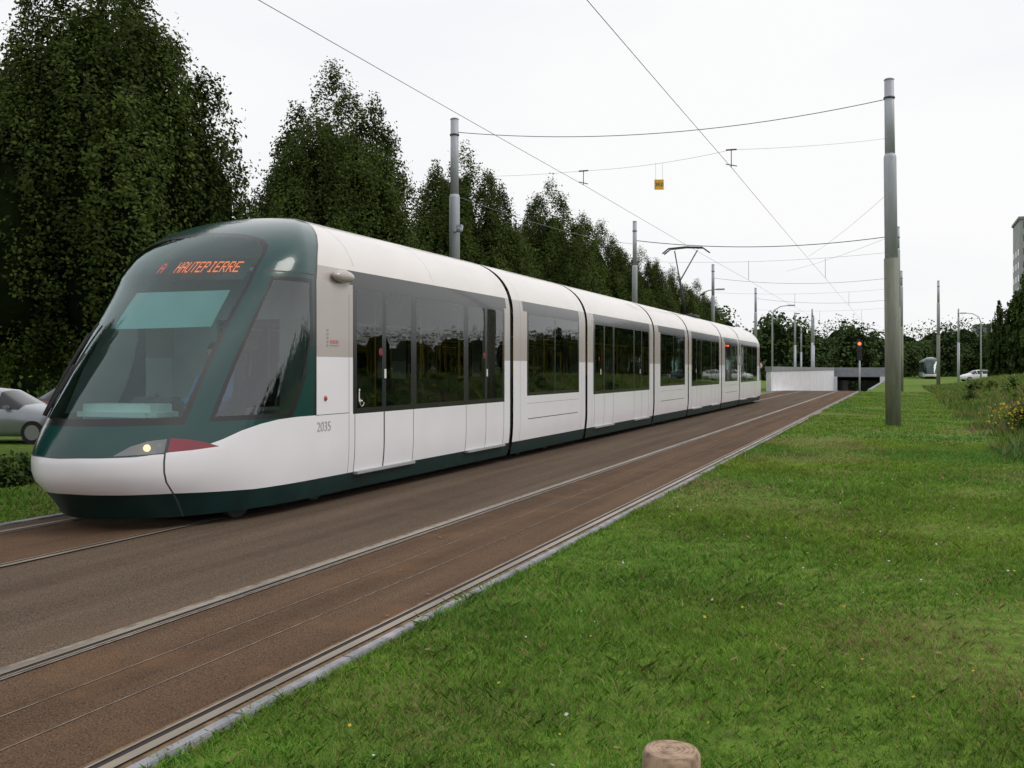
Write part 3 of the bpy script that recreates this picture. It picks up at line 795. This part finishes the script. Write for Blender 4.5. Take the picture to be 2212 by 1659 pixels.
mass('wild_bush',it,20,.05,(.10,.155,.032),12,40)
r=np.random.default_rng(77); n=750
x=np.concatenate([r.normal(3.1,.45,450),r.uniform(2,8,300)]); y=np.concatenate([r.normal(26.7,.8,450),r.uniform(12,45,300)])
P=np.stack([x,y,hgt(x,y)+np.concatenate([r.uniform(.35,.8,450),r.uniform(.15,.35,300)])],1); Nn=r.normal(size=(n,3))+np.array([0,-.8,.8]); Nn/=np.linalg.norm(Nn,axis=1,keepdims=True)
q=leaf_quads(P,Nn,np.full(n,.032),.9,r); np_mesh('yellow_wildflowers',q,4,np.tile(np.array([[.55,.40,.03]]),(len(q),1)),M_grass)
n=200; x=r.uniform(-2.6,4,n); y=r.uniform(3.4,18,n); P=np.stack([x,y,hgt(x,y)+.05],1); Nn=r.normal(size=(n,3))*.4+np.array([0,-.3,1]); Nn/=np.linalg.norm(Nn,axis=1,keepdims=True)
q=leaf_quads(P,Nn,np.full(n,.010),.9,r); cc=np.where(r.uniform(size=(n,1))<.5,np.array([[.7,.7,.68]]),np.array([[.6,.5,.05]])); np_mesh('lawn_daisies',q,4,np.repeat(cc,4,0),M_grass)
n=70; x=r.uniform(-4.6,3,n); y=r.uniform(3.4,14,n); P=np.stack([x,y,np.where(x>-2.8,hgt(x,y)+.055,.032)],1); Nn=r.normal(size=(n,3))*.2+np.array([0,0,1]); Nn/=np.linalg.norm(Nn,axis=1,keepdims=True)
q=leaf_quads(P,Nn,np.full(n,.024),.6,r); np_mesh('fallen_leaves',q,4,np.tile(np.array([[.33,.21,.10]]),(len(q),1)),M_grass)

# ------------------------------------------------------------ poles
def pole(x,y,H=9.6,r0=.20,lean=0.0,base_green=True):
    e=empty('tram_pole',(x,y,float(hgt(x,y))))
    e.rotation_euler=(0,lean,0)
    bm=bmesh.new()
    zA,zB=4.65,7.45
    add_tube(bm,[(0,0,-.3),(0,0,zA)],[r0*1.05,r0*.97],20,1 if base_green else 0)
    add_tube(bm,[(0,0,zA+.001),(0,0,zB),(0,0,zB+.1)],[r0*.86,r0*.84,r0*.70],20,0)
    add_tube(bm,[(0,0,zB+.05),(0,0,H)],[r0*.68,r0*.64],20,0)
    add_tube(bm,[(0,0,H),(0,0,H+.04)],[r0*.72,r0*.5],20,0)
    for z in (H-.5,H-2.5): add_tube(bm,[(0,0,z-.025),(0,0,z+.025)],[r0*.76,r0*.76],16,2)
    obj_bm('mast',bm,[M_pole,M_poleg,M_metal],e)
    return e
PL=[30.5,54.8,79.5,104,128]
pole(-13.4,30.5,9.95,base_green=False); pole(-.24,30.7,9.6,lean=-.012)
for y in PL[1:4]:
    pole(-13.5,y,9.9,.17,base_green=False); pole(-.1 if y>60 else -.24,y,8.6,.15)
pole(3.0,101,9.5,.16)
for (x,y) in ((-12,128),(-10.8,140),(-9.8,125),(-15,170),(6,130),(-1,128)): pole(x,y,8.5,.14,base_green=False)
e=empty('cctv_camera',(-13.4,30.5,0)); bm=bmesh.new()
add_tube(bm,[(0,-.1,5.95),(.3,-.35,5.95)],.03,8,0); bmesh.ops.create_uvsphere(bm,u_segments=12,v_segments=8,radius=.11,matrix=Matrix.Translation((.34,-.38,6.0)))
add_box(bm,.24,.44,-.46,-.3,6.02,6.14,0,.02); obj_bm('housing',bm,[M_pole],e)
bm=bmesh.new()
def sag(a,b,s,r=.014,n=14,mi=0):
    a=Vector(a); b=Vector(b)
    add_tube(bm,[a.lerp(b,t/n)-Vector((0,0,4*s*(t/n)*(1-t/n))) for t in range(n+1)],r,5,mi)
WH=6.2
for X in (-7.47,-3.66):
    pts=[-30,0,24 if X>-5 else 25,54.8,79.5,104,150]
    for a,b in zip(pts[:-1],pts[1:]): sag((X,a,WH),(X,b,WH-.0),.03,.0055)
sag((-13.3,30.5,9.15),(-.3,30.7,9.1),.5,.012,20)
ins1=(-7.47,25,6.55); ins2=(-3.66,24,6.6)
sag((-.3,30.7,8.0),ins2,.05,.0035); sag(ins2,ins1,.08,.0035); sag(ins1,(-13.3,30.5,7.75),.05,.0035)
for q in (ins1,ins2):
    add_tube(bm,[q,(q[0],q[1],WH)],.010,6,1); add_tube(bm,[(q[0]-.12,q[1],q[2]),(q[0]+.12,q[1],q[2])],.018,8,1)
    add_tube(bm,[(q[0]-.14,q[1]+.1,WH+.1),(q[0]+.14,q[1]-.1,WH)],.012,6,1)
sag((-13.3,30.5,7.1),(-13.4,54.8,8.3),.25,.009)
for i,y in enumerate(PL[1:4]):
    L_=(-13.4,y,8.5); Rr=(-.2,y,8.2)
    sag(L_,Rr,.45,.020 if i==0 else .012,20,1 if i==0 else 0); sag((-13.4,y,7.4),(-.2,y,7.4),.25,.006,20)
    for X in (-7.47,-3.66): add_tube(bm,[(X,y,7.2),(X,y,WH)],.010,5,1)
sag((-.24,30.7,5.3),(-5.6,54.8,6.6),.1,.004); sag((-.24,30.7,6.6),(-3.66,45,6.3),.1,.004)
obj_bm('overhead_wires',bm,[M_wire,M_insul])
e=empty('overhead_sign',(-5.42,24.4,5.98))
bm=bmesh.new(); add_box(bm,-.11,.11,-.008,.008,-.12,.12,0,.003)
for s in (-.08,.08): add_tube(bm,[(s,0,.12),(s,0,.52)],.003,5,1)
o=obj_bm('plate',bm,[M_yellow,M_wire],e); o.rotation_euler=(0,0,.35)
t=text('sign_text','3K0',.125,(.004,-.0115,-.0),(pi/2,0,.35),M_black,e)
e=empty('tram_signal',(-2.4,65.3,0)); bm=bmesh.new()
add_tube(bm,[(0,0,0),(0,0,2.3)],.05,10,0); add_box(bm,-.15,.15,-.1,.1,2.15,3.3,1,.02)
for k,z in enumerate((3.1,2.75,2.4)):
    add_tube(bm,[(0,-.1,z),(0,-.16,z)],.09,14,2 if k==0 else 1)
obj_bm('signal_head',bm,[M_pole,M_black,pmat('signal_red',(.8,.05,.02),.4,emit=(1,.08,.03),estr=5)],e)
e=empty('round_traffic_sign',(-9.6,76,0)); bm=bmesh.new()
add_tube(bm,[(0,0,0),(0,0,2.1)],.03,8,0)
add_tube(bm,[(0,-.03,1.85),(0,-.05,1.85)],.3,20,1); add_tube(bm,[(0,-.051,1.85),(0,-.056,1.85)],.21,20,2)
obj_bm('sign_face',bm,[M_pole,M_redl,M_carw],e)
def lamp(x,y,H=8.5,d=1):
    e=empty('street_lamp',(x,y,0)); bm=bmesh.new()
    add_tube(bm,[(0,0,-.3),(0,0,H-1.2),(d*.25,0,H-.5),(d*.9,0,H-.1),(d*1.7,0,H)],[.11,.08,.06,.05,.045],8,0)
    add_box(bm,min(d*1.6,d*2.4),max(d*1.6,d*2.4),-.12,.12,H-.08,H+.06,0,.03)
    obj_bm('lamp_post',bm,[M_pole],e)
lamp(-17,92,8.6,1); lamp(-13.5,118,8.6,1); lamp(12,165,9.5,1); lamp(9,140,8.5,-1)
e=empty('marker_post',(-19.9,21.5,-.38)); bm=bmesh.new(); add_tube(bm,[(0,0,0),(0,0,2.5),(0,0,2.56)],[.075,.07,.03],12); obj_bm('post',bm,[M_conc],e)

def wood_mat():
    m,nt,out=new_mat('weathered_wood'); N=nt.nodes; L=nt.links
    p=N.new('ShaderNodeBsdfPrincipled'); p.inputs['Roughness'].default_value=.85; L.new(p.outputs[0],out.inputs[0])
    tc=N.new('ShaderNodeTexCoord'); w=N.new('ShaderNodeTexWave'); w.wave_type='RINGS'; w.rings_direction='Z'; w.inputs['Scale'].default_value=22; w.inputs['Distortion'].default_value=3.5; w.inputs['Detail'].default_value=4
    L.new(tc.outputs['Object'],w.inputs[0]); n=N.new('ShaderNodeTexNoise'); n.inputs['Scale'].default_value=30; n.inputs['Detail'].default_value=8; L.new(tc.outputs['Object'],n.inputs[0])
    mx=N.new('ShaderNodeMix'); mx.data_type='FLOAT'; mx.inputs[0].default_value=.85; L.new(w.outputs['Fac'],mx.inputs[2]); L.new(n.outputs[0],mx.inputs[3])
    r=N.new('ShaderNodeValToRGB'); r.color_ramp.elements[0].color=(.15,.095,.065,1); r.color_ramp.elements[0].position=.3; r.color_ramp.elements[1].color=(.42,.29,.20,1); r.color_ramp.elements[1].position=.62
    L.new(mx.outputs[0],r.inputs[0]); L.new(r.outputs[0],p.inputs['Base Color'])
    b=N.new('ShaderNodeBump'); b.inputs['Strength'].default_value=.5; b.inputs['Distance'].default_value=.004; L.new(mx.outputs[0],b.inputs['Height']); L.new(b.outputs[0],p.inputs['Normal'])
    return m
bm=bmesh.new(); sd=40; rings=[]
for z,rr in ((-.1,.092),(.33,.092),(.375,.091),(.388,.085),(.393,.077)):
    rings.append([bm.verts.new((rr*(1+.015*math.sin(3*t)+.008*math.sin(7*t+1))*math.cos(t),rr*(1+.015*math.sin(3*t))*math.sin(t),z)) for t in [2*pi*k/sd for k in range(sd)]])
for i in range(len(rings)-1):
    for k in range(sd): bm.faces.new((rings[i][k],rings[i][(k+1)%sd],rings[i+1][(k+1)%sd],rings[i+1][k])).smooth=True
bm.faces.new(rings[-1])
obj_bm('wooden_bollard',bm,[wood_mat()],None,loc=(-.69,3.28,0))

# ------------------------------------------------------------ cars
def car(loc,rot,paint,s=1.0):
    e=empty('parked_car',loc); e.rotation_euler=(0,0,rot); e.scale=(s,s,s)
    st=[(0,.60,.55,.48,.60,.36),(.12,.78,.66,.60,.73,.24),(.55,.85,.80,.64,.90,.2),(1.05,.87,.90,.66,1.0,.2),(1.12,.87,.905,.66,1.02,.2),(1.75,.87,.93,.585,1.38,.2),(1.82,.87,.93,.58,1.41,.2),(2.38,.87,.95,.575,1.47,.2),(2.46,.87,.95,.575,1.47,.2),(3.2,.87,.97,.56,1.44,.2),(3.3,.87,.97,.56,1.43,.2),(3.85,.84,.98,.62,1.10,.22),(4.0,.82,.92,.62,1.0,.25),(4.08,.76,.7,.6,.76,.32)]
    bm=bmesh.new(); R=[]
    for (x,wb,zb,wr,zt,z0) in st:
        half=[(0,z0),(wb-.1,z0),(wb,z0+.14),(wb+.025,(zb+z0)/2+.05),(wb,zb),(wr,zt-.03),(wr-.12,zt),(0,zt+.025)]
        ring=[bm.verts.new((x,y,z)) for y,z in half]+[bm.verts.new((x,-y,z)) for y,z in half[-2:0:-1]]
        R.append(ring)
    n=len(R[0])
    for i in range(len(R)-1):
        for k in range(n):
            f=bm.faces.new((R[i][k],R[i][(k+1)%n],R[i+1][(k+1)%n],R[i+1][k])); f.smooth=True
            side=k in (4,n-5); top=k in (5,6,n-7,n-6)
            if side and i in (4,6,8,10): f.material_index=1
            if top and i in (4,10): f.material_index=1
    bm.faces.new(R[0]); bm.faces.new(R[-1][::-1])
    bmesh.ops.recalc_face_normals(bm,faces=bm.faces)
    for xw in (.75,3.25):
        for s_ in (-1,1):
            c=Vector((xw,s_*.78,.31)); 
            add_tube(bm,[c-Vector((0,.11,0)),c+Vector((0,.11,0))],.31,22,2)
            add_tube(bm,[c+Vector((0,s_*.112,0)),c+Vector((0,s_*.12,0))],.2,16,3)
    for s_ in (-1,1):
        add_box(bm,.10,.28,min(s_*.5,s_*.76),max(s_*.5,s_*.76),.6,.71,3,.02)
        add_box(bm,4.0,4.09,min(s_*.6,s_*.8),max(s_*.6,s_*.8),.7,.9,4,.02)
        add_box(bm,1.35,1.5,min(s_*.9,s_*1.0),max(s_*.9,s_*1.0),.92,1.03,0,.02)
    obj_bm('car_body',bm,[paint,M_carglass,M_rubber,M_hub,M_redl],e)
    return e
car((-20.9,22.2,-.38),math.radians(197),M_silver)
car((-22.3,27.5,-.38),math.radians(195),M_carred)
car((-25.5,36,-.38),math.radians(190),M_card)
for (x,y,rt,p) in ((7.0,146,0.4,M_carw),(10.2,148,.3,M_carw),(13.5,150,2.9,M_carw),(16,155,.1,M_card),(19,156,.1,M_carw),(22,158,.1,M_silver),(-22,120,.3,M_carred),(-16,126,2.8,M_carw),(-9,206,.3,M_silver),(-5,205,.1,M_carw)):
    car((x,y,-.38*(x<-13)),rt,p)

def block(name,x,y,w,d,H,fl,nb):
    e=empty(name,(x,y,0)); bm=bmesh.new()
    add_box(bm,0,w,0,d,-.5,H,0); add_box(bm,-.3,w+.3,-.3,d+.3,H+.001,H+.6,1)
    fh=H/fl
    for i in range(fl):
        for k in range(nb):
            ww=w/nb; add_box(bm,k*ww+ww*.2,k*ww+ww*.8,-.06,.1,i*fh+fh*.3,i*fh+fh*.8,2)
        if i>fl-3: continue
        for k in range(max(1,nb//2)):
            ww=d/max(1,nb//2); add_box(bm,-.06,.1,k*ww+ww*.25,k*ww+ww*.75,i*fh+fh*.3,i*fh+fh*.8,2)
    obj_bm('facade',bm,[M_conb,M_wallg,M_bwin],e)
block('apartment_tower',25.2,265,22,16,36,12,6)
block('office_building',20,330,18,14,14,4,8)

# ------------------------------------------------------------ sky and light
w=bpy.data.worlds.new('World'); SC.world=w; w.use_nodes=True; nt=w.node_tree; nt.nodes.clear(); N=nt.nodes; L=nt.links
sv=Vector((.80,.22,.80)).normalized(); elev=math.asin(sv.z); az=math.atan2(sv.x,sv.y)
sk=N.new('ShaderNodeTexSky'); sk.sky_type='NISHITA'; sk.sun_disc=False; sk.sun_elevation=elev; sk.sun_rotation=az; sk.dust_density=5
tc=N.new('ShaderNodeTexCoord'); mp=N.new('ShaderNodeMapping'); mp.inputs['Scale'].default_value=(1,1,3); L.new(tc.outputs['Generated'],mp.inputs[0])
nz=N.new('ShaderNodeTexNoise'); nz.inputs['Scale'].default_value=1.6; nz.inputs['Detail'].default_value=5; L.new(mp.outputs[0],nz.inputs[0])
r=N.new('ShaderNodeValToRGB'); r.color_ramp.elements[0].position=.35; r.color_ramp.elements[0].color=(.88,.905,.95,1); r.color_ramp.elements[1].position=.62; r.color_ramp.elements[1].color=(1,1,1,1)
L.new(nz.outputs[0],r.inputs[0])
sc=N.new('ShaderNodeVectorMath'); sc.operation='SCALE'; sc.inputs['Scale'].default_value=10.1; L.new(r.outputs[0],sc.inputs[0])
mx=N.new('ShaderNodeMix'); mx.data_type='RGBA'; mx.inputs[0].default_value=.95; L.new(sk.outputs[0],mx.inputs[6]); L.new(sc.outputs[0],mx.inputs[7])
bg=N.new('ShaderNodeBackground'); bg.inputs[1].default_value=.1; L.new(mx.outputs[2],bg.inputs[0])
ow=N.new('ShaderNodeOutputWorld'); L.new(bg.outputs[0],ow.inputs[0])
sl=bpy.data.lights.new('sun','SUN'); sl.energy=1.15; sl.angle=math.radians(24); sl.color=(1,.96,.9)
so=bpy.data.objects.new('sun',sl); so.rotation_euler=(-sv).to_track_quat('-Z','Y').to_euler(); so.location=(20,-20,30); COL.objects.link(so)

cam=bpy.data.cameras.new('camera'); cam.sensor_width=36; cam.lens=36*2250/2212; cam.shift_y=-32.5/2212; cam.clip_end=6000; cam.clip_start=.05
co=bpy.data.objects.new('camera',cam); co.location=(0,0,1.6); co.rotation_euler=(pi/2,0,math.radians(20.56)); COL.objects.link(co)
SC.camera=co
SC.view_settings.view_transform='Standard'; SC.view_settings.look='None'; SC.view_settings.exposure=0
